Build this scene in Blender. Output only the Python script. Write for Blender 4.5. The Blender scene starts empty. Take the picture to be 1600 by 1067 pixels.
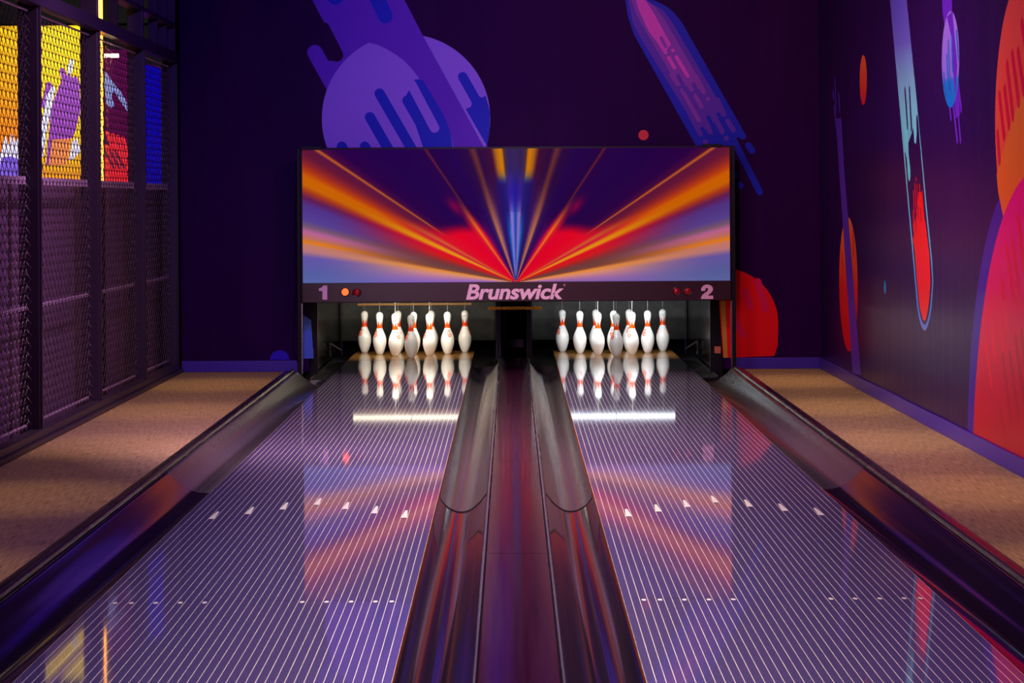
import bpy, bmesh, math, random
from mathutils import Vector, Matrix
random.seed(7)
S = bpy.context.scene
COL = S.collection

# ------------------------------------------------------------------ camera, world, exposure
F, CX, CY = 3800.0, 799.0, 317.0          # focal length and principal point in pixels of the 1600x1067 frame
XC, H = -0.0135, 1.355                    # camera offset from the centre line, height above the lane
ROLL = math.radians(0.35)
cam_d = bpy.data.cameras.new('camera'); cam = bpy.data.objects.new('camera', cam_d); COL.objects.link(cam)
cam_d.sensor_width = 36; cam_d.lens = F/1600*36
cam_d.shift_x = (800-CX)/1600; cam_d.shift_y = (CY-533.5)/1600
cam_d.clip_start = 0.05; cam_d.clip_end = 100
cam.matrix_world = Matrix.Translation((XC, 0, H)) @ Matrix.Rotation(math.pi/2, 4, 'X') @ Matrix.Rotation(-ROLL, 4, 'Z')
S.camera = cam
w = bpy.data.worlds.new('world'); S.world = w; w.use_nodes = True
w.node_tree.nodes['Background'].inputs[0].default_value = (0.05, 0.02, 0.10, 1)
w.node_tree.nodes['Background'].inputs[1].default_value = 0.25
S.view_settings.view_transform = 'Standard'; S.view_settings.look = 'None'
S.view_settings.exposure = 0.0; S.view_settings.gamma = 1.0
S.view_settings.use_curve_mapping = False

def light(name, kind, loc, target, energy, color, **kw):
    d = bpy.data.lights.new(name, kind); d.energy = energy; d.color = color
    for k, v in kw.items(): setattr(d, k, v)
    o = bpy.data.objects.new(name, d); COL.objects.link(o); o.location = loc
    o.rotation_euler = (Vector(target)-Vector(loc)).to_track_quat('-Z', 'Y').to_euler()
    return o
# soft ceiling wash over the lanes
light('lane_wash', 'AREA', (0, 11.5, 3.5), (0, 11.5, 0), 215, (1.0, .88, .90), shape='RECTANGLE', size=.4, size_y=15, spread=math.radians(56))
# row of warm downlights over each carpet strip
for yy in (18.3, 16.0, 13.7, 11.3, 8.9, 6.6):
    for xx, e in ((-2.25, 150), (2.10, 195)):
        light('carpet_downlight', 'SPOT', (xx, yy, 3.4), (xx, yy, 0), e*1.0, (1.0, .66, .28), spot_size=math.radians(30), spot_blend=1.0, shadow_soft_size=.05)
light('strip_glow', 'AREA', (-2.84, 16.66, 2.5), (-3.3, 17.2, 2.5), 10, (1, .42, .05), shape='RECTANGLE', size=.03, size_y=2.0)
for xx, e in ((-2.25, 14), (2.14, 20)):
    light('carpet_fill', 'AREA', (xx, 12.4, 3.45), (xx, 12.4, 0), e, (1.0, .62, .32), shape='RECTANGLE', size=.2, size_y=15, spread=math.radians(42))  # added even fill, lifts the dark gaps between the downlights
# coloured washes for walls and mesh screen; gutter lines added to streak the gutters
light('blue_wall_wash', 'SPOT', (-1.2, 14.5, 3.45), (-1.25, 19.7, 2.2), 300, (.16, .08, 1.0), spot_size=math.radians(70), spot_blend=1.0, shadow_soft_size=.1)
light('violet_wall_wash', 'SPOT', (.9, 14.5, 3.45), (.9, 19.7, 2.0), 230, (.95, .30, .85), spot_size=math.radians(75), spot_blend=1.0, shadow_soft_size=.1)
light('magenta_side_wash', 'AREA', (.4, 14.0, 3.4), (2.4, 14.8, 1.5), 235, (1.0, .66, .90), shape='RECTANGLE', size=.3, size_y=7)
light('violet_screen_wash', 'SPOT', (-1.3, 13.5, 3.4), (-2.75, 15.5, .9), 330, (.80, .45, .85), spot_size=math.radians(95), spot_blend=1.0, shadow_soft_size=.15)
light('blue_gutter_line', 'AREA', (-.35, 9, 3.45), (-.35, 9, 0), 60, (.06, .03, 1.0), shape='RECTANGLE', size=.06, size_y=10, spread=math.radians(120))
light('magenta_gutter_line', 'AREA', (.55, 8.5, 3.45), (.55, 8.5, 0), 16, (.8, .1, .7), shape='RECTANGLE', size=.15, size_y=9)
# adjoining room
light('header_wash', 'SPOT', (0, 12.5, 3.45), (0, 19.3, .7), 330, (1.0, .58, .62), spot_size=math.radians(26), spot_blend=.8, shadow_soft_size=.08)
light('playroom_lamp', 'AREA', (-4.0, 20.2, 2.95), (-4.2, 22.6, 1.9), 110, (1, .95, .9), shape='RECTANGLE', size=2, size_y=.6)

# ------------------------------------------------------------------ helpers
def lin(c):
    return tuple(((x/255)/12.92 if x/255 <= .04045 else ((x/255+.055)/1.055)**2.4) for x in c)
def mat(name, col, rough=.5, metal=0., emit=None, estr=1., spec=.5, coat=0., alpha=None):
    m = bpy.data.materials.new(name); m.use_nodes = True
    b = m.node_tree.nodes['Principled BSDF']
    b.inputs['Base Color'].default_value = (*col, 1); b.inputs['Roughness'].default_value = rough
    b.inputs['Metallic'].default_value = metal; b.inputs['Specular IOR Level'].default_value = spec
    b.inputs['Coat Weight'].default_value = coat; b.inputs['Coat Roughness'].default_value = .05
    if emit: b.inputs['Emission Color'].default_value = (*emit, 1); b.inputs['Emission Strength'].default_value = estr
    return m
class N:                                   # tiny node helper
    def __init__(s, m): s.t = m.node_tree; s.b = s.t.nodes['Principled BSDF']
    def n(s, kind, **kw):
        x = s.t.nodes.new(kind)
        for k, v in kw.items(): setattr(x, k, v)
        return x
    def l(s, a, b): s.t.links.new(a, b)
    def math(s, op, a, b=None, clamp=False):
        x = s.n('ShaderNodeMath', operation=op, use_clamp=clamp)
        for i, v in enumerate((a, b)):
            if v is None: continue
            if isinstance(v, (int, float)): x.inputs[i].default_value = v
            else: s.l(v, x.inputs[i])
        return x.outputs[0]
    def mix(s, fac, a, b):
        x = s.n('ShaderNodeMix', data_type='RGBA')
        if isinstance(fac, (int, float)): x.inputs[0].default_value = fac
        else: s.l(fac, x.inputs[0])
        for i, v in ((6, a), (7, b)):
            if isinstance(v, tuple): x.inputs[i].default_value = (*v, 1)
            else: s.l(v, x.inputs[i])
        return x.outputs[2]
    def noise(s, scale, vec=None, detail=3, sc=(1, 1, 1)):
        tc = s.n('ShaderNodeTexCoord'); mp = s.n('ShaderNodeMapping'); mp.inputs['Scale'].default_value = sc
        s.l(tc.outputs['Object'], mp.inputs[0])
        x = s.n('ShaderNodeTexNoise'); x.inputs['Scale'].default_value = scale; x.inputs['Detail'].default_value = detail
        s.l(mp.outputs[0], x.inputs['Vector']); return x.outputs['Fac']
    def bump(s, h, strength, dist=.002):
        x = s.n('ShaderNodeBump'); x.inputs['Strength'].default_value = strength; x.inputs['Distance'].default_value = dist
        s.l(h, x.inputs['Height']); s.l(x.outputs[0], s.b.inputs['Normal'])
def noisy(m, a, b, scale, sc=(1, 1, 1), bump=0., rough=None):
    k = N(m); f = k.noise(scale, sc=sc)
    k.l(k.mix(f, a, b), k.b.inputs['Base Color'])
    if bump: k.bump(f, bump)
    if rough:
        r = k.n('ShaderNodeMapRange'); k.l(f, r.inputs[0]); r.inputs[3].default_value = rough[0]; r.inputs[4].default_value = rough[1]
        k.l(r.outputs[0], k.b.inputs['Roughness'])
    return m
def obj(name, bm, m, parent=None, smooth=False, label=None, flip=True):
    me = bpy.data.meshes.new(name)
    if flip: bmesh.ops.recalc_face_normals(bm, faces=bm.faces)
    bm.to_mesh(me); bm.free(); me.materials.append(m) if not isinstance(m, list) else [me.materials.append(x) for x in m]
    if smooth:
        for p in me.polygons: p.use_smooth = True
    o = bpy.data.objects.new(name, me); COL.objects.link(o)
    if parent: o.parent = parent
    if label: o['label'] = label
    return o
def tag(o, label, cat, group=None):
    o['label'] = label; o['category'] = cat
    if group: o['group'] = group
    return o
def thing(name, label, cat, loc=(0, 0, 0), group=None):
    o = bpy.data.objects.new(name, None); COL.objects.link(o); o.location = loc; o.empty_display_size = .1
    return tag(o, label, cat, group)
def struct(name, bm, m, **k):
    o = obj(name, bm, m, **k); o['kind'] = 'structure'; return o
def box(bm, x0, x1, y0, y1, z0, z1, bev=0.):
    r = bmesh.ops.create_cube(bm, size=1)
    for v in r['verts']:
        v.co = Vector((x0+(v.co.x+.5)*(x1-x0), y0+(v.co.y+.5)*(y1-y0), z0+(v.co.z+.5)*(z1-z0)))
    if bev:
        es = {e for v in r['verts'] for e in v.link_edges}
        bmesh.ops.bevel(bm, geom=list(es), offset=bev, segments=2, affect='EDGES', profile=.5)
    return bm
def B(*a, **k): return box(bmesh.new(), *a, **k)
def tube(bm, pts, r, n=8, cap=True):
    rings = []
    for i, p in enumerate(pts):
        p = Vector(p); a = Vector(pts[max(i-1, 0)]); b = Vector(pts[min(i+1, len(pts)-1)])
        t = (b-a).normalized(); u = t.cross(Vector((.123, .456, .88))).normalized(); v = t.cross(u)
        rings.append([bm.verts.new(p+(u*math.cos(2*math.pi*k/n)+v*math.sin(2*math.pi*k/n))*r) for k in range(n)])
    for a, b in zip(rings, rings[1:]):
        for k in range(n): bm.faces.new((a[k], a[(k+1) % n], b[(k+1) % n], b[k]))
    if cap: bm.faces.new(rings[0]); bm.faces.new(rings[-1][::-1])
    return bm
def lathe(bm, prof, n=32, c=(0, 0, 0)):
    rings = []
    for r, z in prof:
        if r < 1e-5: rings.append([bm.verts.new((c[0], c[1], c[2]+z))])
        else: rings.append([bm.verts.new((c[0]+r*math.cos(2*math.pi*k/n), c[1]+r*math.sin(2*math.pi*k/n), c[2]+z)) for k in range(n)])
    for a, b in zip(rings, rings[1:]):
        for k in range(n):
            q = [a[k % len(a)], a[(k+1) % n % len(a)], b[(k+1) % n % len(b)], b[k % len(b)]]
            q = list(dict.fromkeys(q))
            if len(q) > 2: bm.faces.new(q)
    if len(rings[0]) > 1: bm.faces.new(rings[0][::-1])
    if len(rings[-1]) > 1: bm.faces.new(rings[-1])
    return bm
def extrude_y(prof, ys, mirror=False, depth=None):
    """profile (x,z) swept along Y; closed downwards to depth; ys is a list of y"""
    bm = bmesh.new(); p = [(-x if mirror else x, z) for x, z in prof]
    rings = [[bm.verts.new((x, y, z)) for x, z in p] for y in ys]
    n = len(p)
    for a, b in zip(rings, rings[1:]):
        for k in range(n-1):
            f = bm.faces.new((a[k], a[k+1], b[k+1], b[k])); f.normal_update()
            if f.normal.z < 0: f.normal_flip()
            f.smooth = True
    d = -.2 if depth is None else depth
    q = p+[(p[-1][0], d), (p[0][0], d)]           # sides, underside and ends with their own vertices
    for i, j in ((n-1, n), (n, n+1), (n+1, 0)):
        bm.faces.new([bm.verts.new(v) for v in ((q[i][0], ys[0], q[i][1]), (q[j][0], ys[0], q[j][1]), (q[j][0], ys[-1], q[j][1]), (q[i][0], ys[-1], q[i][1]))])
    for y in (ys[0], ys[-1]):
        bm.faces.new([bm.verts.new((x, y, z)) for x, z in q])
    return bm
# measured directions -> places on the surfaces of the room
def unroll(px, py):
    dx, dy = px-CX, CY-py; c, s = math.cos(ROLL), math.sin(ROLL)
    return dx*c+dy*s, -dx*s+dy*c
def on_y(px, py, Y):
    x, y = unroll(px, py); return (XC+x*Y/F, H+y*Y/F)
def on_x(px, py, X):
    x, y = unroll(px, py); Y = (X-XC)*F/x; return (Y, H+y*Y/F)

YW = 19.70      # back wall
YP = 22.5       # far wall of the adjoining room
XR = 2.485      # right wall
XL = -2.72      # mesh screen
YH = 19.30      # masking unit front
PIN_Y = 21.34   # head pins
LX = 0.90       # lane centres
LW = 0.540      # half lane width
ZC = 3.6        # ceiling

# ------------------------------------------------------------------ materials
M = {}
M['wall'] = mat('wall_paint', (.010, .002, .030), .5, spec=.04)
noisy(M['wall'], (.018, .0001, .036), (.029, .0002, .055), 3, sc=(3, 3, .3))
M['wall_r'] = mat('wall_gloss_paint', (.012, .002, .034), .3, spec=.1)
noisy(M['wall_r'], (.020, .003, .050), (.030, .005, .068), 3, sc=(3, 6, .25), rough=(.24, .38))
M['baseboard'] = mat('baseboard_paint', lin((62, 38, 150)), .35)
M['carpet'] = mat('carpet', (.25, .17, .11), .95, spec=.05)
k = N(M['carpet'])
tc = k.n('ShaderNodeTexCoord'); sx = k.n('ShaderNodeSeparateXYZ'); k.l(tc.outputs['Object'], sx.inputs[0])
wv = k.math('SINE', k.math('MULTIPLY', k.math('ADD', sx.outputs[0], k.math('MULTIPLY', sx.outputs[1], .01)), 620))
nz = k.noise(380, sc=(1, .016, 1), detail=3); f = k.math('ADD', k.math('MULTIPLY', wv, .10), k.math('SUBTRACT', k.math('MULTIPLY', nz, 2.6), .8), clamp=True)
k.l(k.mix(f, (.12, .075, .045), (.42, .28, .165)), k.b.inputs['Base Color']); k.bump(f, .08, .002)
M['black'] = mat('black_metal', (.004, .0035, .0045), .45, spec=.2)
M['black_gloss'] = mat('black_gloss', (.008, .007, .008), .12)
M['pitblack'] = mat('pit_black', (.004, .004, .004), .9, spec=0.)
M['ceiling'] = mat('ceiling_black', (.006, .005, .009), .9)
M['frame'] = mat('screen_steel', (.036, .018, .048), .42, .3)
M['wire'] = mat('mesh_wire', (.10, .065, .09), .4, .5)
M['backing'] = mat('violet_panel', (.075, .035, .105), .6)
noisy(M['backing'], (.14, .065, .16), (.24, .11, .25), 2.5, sc=(1, 1, .4))
M['ledge'] = mat('pale_rail', (.75, .50, .75), .45)
# lane: charcoal synthetic boards with cream seams
M['lane'] = mat('lane_boards', (.05, .04, .07), .045)
k = N(M['lane']); tc = k.n('ShaderNodeTexCoord'); sx = k.n('ShaderNodeSeparateXYZ'); k.l(tc.outputs['Object'], sx.inputs[0])
bd = 2*LW/39
fr = k.math('FRACT', k.math('DIVIDE', k.math('ADD', sx.outputs[0], LW), bd))
ds = k.math('MINIMUM', fr, k.math('SUBTRACT', 1.0, fr))
st = k.math('LESS_THAN', ds, .040)
nz = k.noise(90, sc=(1, .3, 1), detail=4); nb = k.noise(1.1, sc=(1, .3, 1), detail=2)
base = k.mix(nz, (.045, .033, .092), (.105, .080, .185))
base = k.mix(k.math('MULTIPLY', nb, .35), base, (.13, .075, .11))
k.l(k.mix(st, base, (.92, .76, .52)), k.b.inputs['Base Color'])
k.bump(k.noise(7, sc=(1, .6, 1), detail=2), .012, .002)
M['lane_plain'] = mat('lane_tail_plank', (.035, .03, .045), .07)
M['lane_side'] = mat('lane_core_wood', lin((200, 90, 20)), .3)
M['deck'] = mat('pin_deck_wood', lin((160, 110, 45)), .16)
noisy(M['deck'], lin((120, 78, 30)), lin((150, 104, 48)), 20, sc=(2, .2, 1))
M['mark'] = mat('lane_mark', (.92, .80, .60), .2)
M['gutter'] = mat('gutter_black', (.014, .010, .014), .20, spec=.5)
noisy(M['gutter'], (.006, .004, .006), (.012, .007, .010), 10, sc=(6, .02, 6), rough=(.07, .13))
M['gutter_w'] = mat('gutter_grey', (.10, .09, .10), .3)  # greyer and rougher than the near gutter sections
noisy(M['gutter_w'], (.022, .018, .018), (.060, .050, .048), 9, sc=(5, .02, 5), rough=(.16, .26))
M['cap'] = mat('capping_black', (.014, .008, .014), .25)
noisy(M['cap'], (.006, .004, .007), (.012, .007, .011), 10, sc=(6, .15, 6), rough=(.2, .32))
M['ret'] = mat('return_burgundy', (.035, .006, .02), .16, spec=.35)
noisy(M['ret'], (.010, .001, .005), (.020, .003, .011), 9, sc=(8, .12, 1), rough=(.12, .24))
M['groove'] = mat('groove_black', (.003, .003, .003), .6)
M['alu'] = mat('aluminium_edge', (.35, .33, .38), .25, .9)
M['edge'] = mat('dull_steel', (.10, .09, .10), .4, .6)
M['pin'] = mat('pin_white', (.84, .82, .78), .16, coat=.3)
M['red'] = mat('pin_red', lin((250, 74, 8)), .2)
M['hole'] = mat('pin_hole', (.01, .01, .01), .5)
M['string'] = mat('pin_string', (.22, .21, .20), .6)
M['panel'] = mat('masking_panel_maroon', lin((48, 20, 27)), .3)
M['letter'] = mat('letter_pink', lin((235, 188, 196)), .5)
M['lamp_on'] = mat('lamp_red_lit', (1, .05, .02), .3, emit=(1, .12, .02), estr=1.9)
M['lamp_off'] = mat('lamp_red_dark', lin((150, 10, 15)), .12)
M['tube_w'] = mat('lamp_warm', (1, 1, 1), .5, emit=(1, .88, .62), estr=3.2)
M['tube_c'] = mat('lamp_cool', (1, 1, 1), .5, emit=(.80, .90, 1.0), estr=4.5)
M['curtain'] = mat('pit_curtain_cloth', (.04, .04, .038), .85)
noisy(M['curtain'], (.018, .018, .018), (.085, .083, .078), 9, sc=(1, 1, 2))
M['gold'] = mat('gold_bar', lin((190, 120, 20)), .35, .6)
M['sticker'] = mat('sticker_pink', lin((200, 130, 160)), .5)
M['sticker_o'] = mat('sticker_orange', lin((210, 120, 60)), .5)
M['led'] = mat('led_amber', (1, .6, .1), .5, emit=(1, .42, .035), estr=6)
M['led_white'] = mat('led_warm_white', (1, .9, .7), .5, emit=(1, .80, .45), estr=6)
def paint(name, rgb, rough=.45):
    return mat(name, lin(rgb), rough, spec=.12)

# ------------------------------------------------------------------ the room
bm = bmesh.new()                            # floor: two carpet strips, the sunken lane bed, the approach
XE = 1.835
box(bm, -6.5, -XE, -3, YW+4, -.3, 0); box(bm, XE, 3.0, -3, YW+4, -.3, 0)
box(bm, -XE, XE, -3, 2.0, -.3, 0); box(bm, -XE, XE, 2.0, YW+4, -.35, -.22)
struct('floor', bm, M['carpet'])
OX0, OX1, OZ = -1.66, 1.70, 1.75
bm = bmesh.new()
box(bm, -2.69, OX0, YW, YW+.12, 0, ZC); box(bm, OX1, XR+.1, YW, YW+.12, 0, ZC); box(bm, OX0, OX1, YW, YW+.12, OZ, ZC)
wall_back = struct('wall_back', bm, M['wall'])
wall_right = struct('wall_right', B(XR, XR+.12, -3, YW, 0, ZC), M['wall_r'])
struct('ceiling', B(-6.5, 3.0, -3, YW+4, ZC, ZC+.1), M['ceiling'])
wall_left = struct('wall_left', B(-2.96, -2.90, 4, YP, 0, 1.49), M['backing'])
struct('wall_rear', B(-6.5, 3.0, -3.1, -3, 0, ZC), M['ceiling'])
struct('wall_outer', B(-6.6, -6.5, -3, YW+4, 0, ZC), M['ceiling'])
def base_prof(b0, b1, y0, y1): return B(b0, b1, y0, y1, 0, .085, bev=.004)
bm = bmesh.new(); box(bm, -2.69, -1.73, YW-.016, YW, 0, .09, bev=.004); box(bm, 1.78, XR, YW-.016, YW, 0, .09, bev=.004)
struct('baseboard_back', bm, M['baseboard'])
struct('baseboard_right', B(XR-.016, XR, 2, YW-.016, 0, .09, bev=.004), M['baseboard'])

# ------------------------------------------------------------------ painted murals (flush prints on the walls)
def cap_pts(a, b, r, n=10):
    a = Vector(a); b = Vector(b); d = (b-a); ang = math.atan2(d.y, d.x) if d.length > 1e-6 else 0; out = []
    for i in range(n+1):
        t = ang-math.pi/2+math.pi*i/n; out.append((b.x+r*math.cos(t), b.y+r*math.sin(t)))
    for i in range(n+1):
        t = ang+math.pi/2+math.pi*i/n; out.append((a.x+r*math.cos(t), a.y+r*math.sin(t)))
    return out
class Wall:
    def __init__(s, parent, plane, pos, sgn):
        s.p, s.plane, s.pos, s.sgn = parent, plane, pos, sgn
    def P(s, q):                            # measured direction -> (u, z) on this wall
        return on_y(q[0], q[1], s.pos) if s.plane == 'y' else on_x(q[0], q[1], s.pos)
    def poly(s, pts): return [s.P(q) for q in pts]
    def cap(s, a, b, r): return cap_pts(s.P(a), s.P(b), r)
    def circ(s, c, r, n=64, raw=False):
        c = c if raw else s.P(c); return [(c[0]+r*math.cos(2*math.pi*i/n), c[1]+r*math.sin(2*math.pi*i/n)) for i in range(n)]
    def put(s, name, polys, m, layer, label=None):
        bm = bmesh.new()
        off = s.sgn*(.0004*layer+.0004)
        lo, hi = (-2.69, XR-.001) if s.plane == 'y' else (1.0, YW-.001)
        for i_, pl in enumerate(polys):
            o_ = off+s.sgn*.00001*i_
            if s.plane == 'y': pl = [(min(max(u, s.lo), s.hi), min(max(z, .091), ZC-.002)) for u, z in pl]
            else: pl = [(min(max(u, 1.0), YW-.002), min(max(z, .091), ZC-.002)) for u, z in pl]
            ded = []
            for q in pl:
                if not ded or (abs(q[0]-ded[-1][0])+abs(q[1]-ded[-1][1])) > 1e-5: ded.append(q)
            if len(ded) < 3: continue
            vs = [bm.verts.new((u, s.pos+o_, z) if s.plane == 'y' else (s.pos+o_, u, z)) for u, z in ded]
            f = bm.faces.new(vs); f.normal_update()
            if (f.normal.y if s.plane == 'y' else f.normal.x) > 0: f.normal_flip()
        bmesh.ops.triangulate(bm, faces=bm.faces[:])
        return obj(name, bm, m, s.p, label=label, flip=False)
WB = Wall(wall_back, 'y', YW, -1); WB.lo, WB.hi = -2.68, XR-.002
WR = Wall(wall_right, 'x', XR, -1)
px = YW/F
lilac, deep, tail = paint('print_lilac', (150, 120, 225)), paint('print_deep_blue', (20, 45, 190)), paint('print_violet', (100, 45, 190))
tail_d = paint('print_violet_dark', (62, 40, 170))
WB.put('comet_print', [WB.poly([(440, -70), (592, -70), (632, 0), (661, 56), (766, 236), (700, 240), (575, 67), (560, 110), (534, 88), (488, 0)]), WB.cap((492, 82), (545, 178), 12*px), WB.poly([(534, 85), (590, 100), (590, 160), (520, 130), (500, 95), (520, 95)])], tail, 1, 'violet comet trail painted across the left planet')
WB.put('comet_print', [WB.cap((505, 45), (526, 86), 10.5*px)], M['wall'], 2)
WB.put('comet_print', [WB.cap((580, -22), (602, 25), 11.5*px), WB.cap((500, -30), (524, -3), 11*px)], deep, 2)
arc = [(575.8, 66.8), (590, 70), (604, 76.5), (618, 85), (631, 94.4), (644, 108), (655.6, 123.7), (668, 139), (680.4, 157.4), (690, 174), (698.4, 191), (704, 208), (708.5, 232)]
cx, cy, R = 634.5, 185.0, 131.6
def cpt(a): return (cx+R*math.cos(math.radians(a)), cy-R*math.sin(math.radians(a)))
left = [cpt(a) for a in range(118, 212, 3)]
WB.put('planet_print', [WB.poly(arc+[(700, 256), (560, 258)]+left[::-1][1:-1])], lilac, 3, 'round lilac planet painted above the masking unit')
right = [cpt(a) for a in range(78, -26, -3)]
WB.put('planet_print', [WB.poly([(661, 56)]+right[1:-1])], lilac, 3)
WB.put('planet_print', [WB.poly([(632, 100), (655.6, 123.7), (668, 139), (680.4, 157.4), (690, 174), (698.4, 191), (704, 208), (708.5, 240), (666, 245), (634, 150), (648, 124)][1:]),
    WB.cap((593, 146), (655, 253), 8*px), WB.cap((578, 183), (620, 256), 8*px), WB.cap((534, 229), (545, 248), 8*px), WB.cap((570, 229), (580, 246), 8*px),
    WB.cap((636.5, 157), (686, 243), 8*px), WB.cap((656, 131), (668, 150), 7*px)], deep, 4)
WB.put('planet_print', [WB.cap((643, 132), (679, 200), 7.5*px)], lilac, 5)
WB.put('planet_print', [WB.poly([(728, 171), (742, 152), (759, 150), (766, 176), (765, 205), (761, 228)]), WB.cap((723, 120), (744, 157), 7.5*px)], deep, 4)
WB.put('planet_print', [WB.cap((705, 118), (730, 162), 7*px), WB.cap((746, 128), (753, 146), 6*px)], lilac, 5)
# comet on the right half of the back wall
def c8(*q): return [(950+a/3.335, b/3.335) for a, b in q]
L1, L2, L3, L4 = paint('print_navy', (25, 40, 175)), paint('print_plum', (95, 55, 165)), paint('print_purple', (140, 70, 170)), paint('print_pink', (225, 85, 185))
rp = px/3.335
WB.put('comet_print', [WB.poly(c8((40, -160), (62, -180), (235, 0), (300, 30), (340, 62), (382, 112), (717, 702), (700, 728), (676, 712), (640, 790), (475, 790), (135, 180), (105, 90), (90, 0))),
    WB.cap(*c8((640, 700), (790, 1000)), 17*rp), WB.cap(*c8((731, 758), (750, 785)), 17*rp), WB.cap(*c8((640, 860), (662, 917)), 16*rp), WB.circ(c8((688, 966))[0], 18*rp, 24), WB.cap(*c8((640, 640), (702, 710)), 17*rp)],
    L1, 1, 'blue comet painted right of the masking unit top')
WB.put('comet_print', [WB.poly(c8((100, -60), (200, 0), (290, 55), (330, 110), (612, 588), (480, 700), (165, 190), (130, 120), (105, 0)))]+[WB.cap(*c8(a, b), 13*rp) for a, b in
    (((430, 600), (482, 698)), ((500, 620), (533, 688)), ((560, 620), (596, 687)), ((570, 520), (604, 597)), ((624, 630), (652, 677)), ((506, 740), (507, 741)), ((616, 720), (617, 721)))], L2, 2)
WB.put('comet_print', [WB.poly(c8((120, -30), (180, -10), (250, 40), (300, 110), (508, 470), (360, 440), (195, 160), (150, 80), (122, 0)))]+[WB.cap(*c8(a, b), 11*rp) for a, b in
    (((330, 390), (365, 440)), ((400, 400), (436, 467)), ((460, 400), (499, 481)), ((385, 470), (474, 627)), ((455, 498), (487, 555)), ((520, 515), (521, 516)))], L3, 3)
WB.put('comet_print', [WB.cap(*c8((365, 395), (405, 470)), 10*rp), WB.cap(*c8((447, 440), (470, 490)), 10*rp)], L2, 4)
WB.put('comet_print', [WB.cap(*c8((490, 670), (512, 706)), 10*rp), WB.cap(*c8((522, 612), (560, 680)), 10*rp), WB.cap(*c8((575, 596), (600, 640)), 10*rp)], L1, 4)
WB.put('comet_print', [WB.poly(c8((145, 0), (195, 0), (240, 70), (325, 228), (298, 275), (210, 160), (160, 50)))]+[WB.cap(*c8(a, b), 9.5*rp) for a, b in
    (((280, 240), (300, 273)), ((300, 200), (318, 232)), ((316, 300), (346, 352)), ((357, 297), (415, 395)), ((338, 262), (339, 263)))], L4, 4)
WB.put('comet_print', [WB.cap(*c8((278, 198), (300, 242)), 9*rp)], L3, 5)
WB.put('planet_print', [WB.circ((1005.5, 211), 8*px, 32)], paint('print_coral', (235, 75, 60)), 1, 'small red dot planet painted above the masking unit')
redp = paint('print_red', (235, 12, 18))
WB.put('planet_print', [WB.poly([(1120, 424)]+[(1130+86*math.cos(math.radians(a)), 505-86*math.sin(math.radians(a))) for a in range(100, -5, -4)]+[(1216, 512), (1215, 540), (1210, 556), (1140, 562), (1130, 562)])], redp, 1, 'red planet painted low on the wall right of the pins')
WB.put('planet_print', [WB.cap((1165, 456), (1172, 479), 5*px), WB.cap((1184, 440), (1196, 482), 5.5*px), WB.cap((1148, 500), (1162, 523), 5*px)], paint('print_crimson', (215, 18, 70)), 2)
WB.put('planet_print', [[q for q in WB.circ((437, 562), 15*px, 40) if q[1] > .085]], paint('print_indigo', (55, 25, 190)), 1, 'faint blue planet low on the back wall')
WB.put('print_stripe', [WB.poly([(474, 492), (486, 500), (490, 560), (474, 560)])], paint('print_blue', (80, 120, 205)), 1)
WB.put('print_stripe', [WB.poly([(1126, 470), (1133, 470), (1137, 562), (1131, 562)])], paint('print_mustard', (185, 145, 45)), 2)

# right wall
def grad(name, stops, z0, z1, rough=.3):
    m = mat(name, (1, 1, 1), rough, spec=.12); k = N(m); tc = k.n('ShaderNodeTexCoord'); s = k.n('ShaderNodeSeparateXYZ'); k.l(tc.outputs['Object'], s.inputs[0])
    mr = k.n('ShaderNodeMapRange'); k.l(s.outputs[2], mr.inputs[0]); mr.inputs[1].default_value = z0; mr.inputs[2].default_value = z1
    cr = k.n('ShaderNodeValToRGB'); k.l(mr.outputs[0], cr.inputs[0]); el = cr.color_ramp.elements
    while len(el) < len(stops): el.new(.5)
    for e, (p, c) in zip(el, stops): e.position = p; e.color = (*lin(c), 1)
    k.l(cr.outputs[0], k.b.inputs['Base Color']); return m
def circle3(a, b, c):
    ax, ay = a; bx, by = b; cx, cy = c
    d = 2*(ax*(by-cy)+bx*(cy-ay)+cx*(ay-by))
    ux = ((ax*ax+ay*ay)*(by-cy)+(bx*bx+by*by)*(cy-ay)+(cx*cx+cy*cy)*(ay-by))/d
    uy = ((ax*ax+ay*ay)*(cx-bx)+(bx*bx+by*by)*(ax-cx)+(cx*cx+cy*cy)*(bx-ax))/d
    return (ux, uy), math.hypot(ax-ux, ay-uy)
zc = lambda q: WR.P(q)[1]
orange_g = grad('print_orange_small', [(0, (225, 20, 10)), (1, (250, 110, 30))], zc((1349, 164)), zc((1349, 86)))
WR.put('planet_print', [WR.circ((1349, 125), (WR.P((1349, 86))[1]-WR.P((1349, 164))[1])/2)], orange_g, 1, 'small orange planet painted high on the right wall')
og = grad('print_orange_far', [(0, (215, 8, 12)), (.45, (235, 40, 14)), (1, (250, 120, 35))], zc((1325, 550)), zc((1325, 340)))
rr = (WR.P((1325, 340))[1]-WR.P((1325, 549))[1])/2
WR.put('planet_print', [WR.circ((1325.5, 444), rr)], og, 1, 'split orange and red planet painted at the far end of the right wall')
WR.put('planet_print', [WR.cap((1316, 400), (1318, 452), .028), WR.cap((1321, 390), (1323, 470), .028), WR.cap((1314, 440), (1316, 500), .022), WR.cap((1333, 365), (1334, 395), .03)], paint('print_red_orange', (230, 30, 12), .3), 2)
vio = paint('print_violet_gloss', (90, 50, 175), .3)
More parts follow.
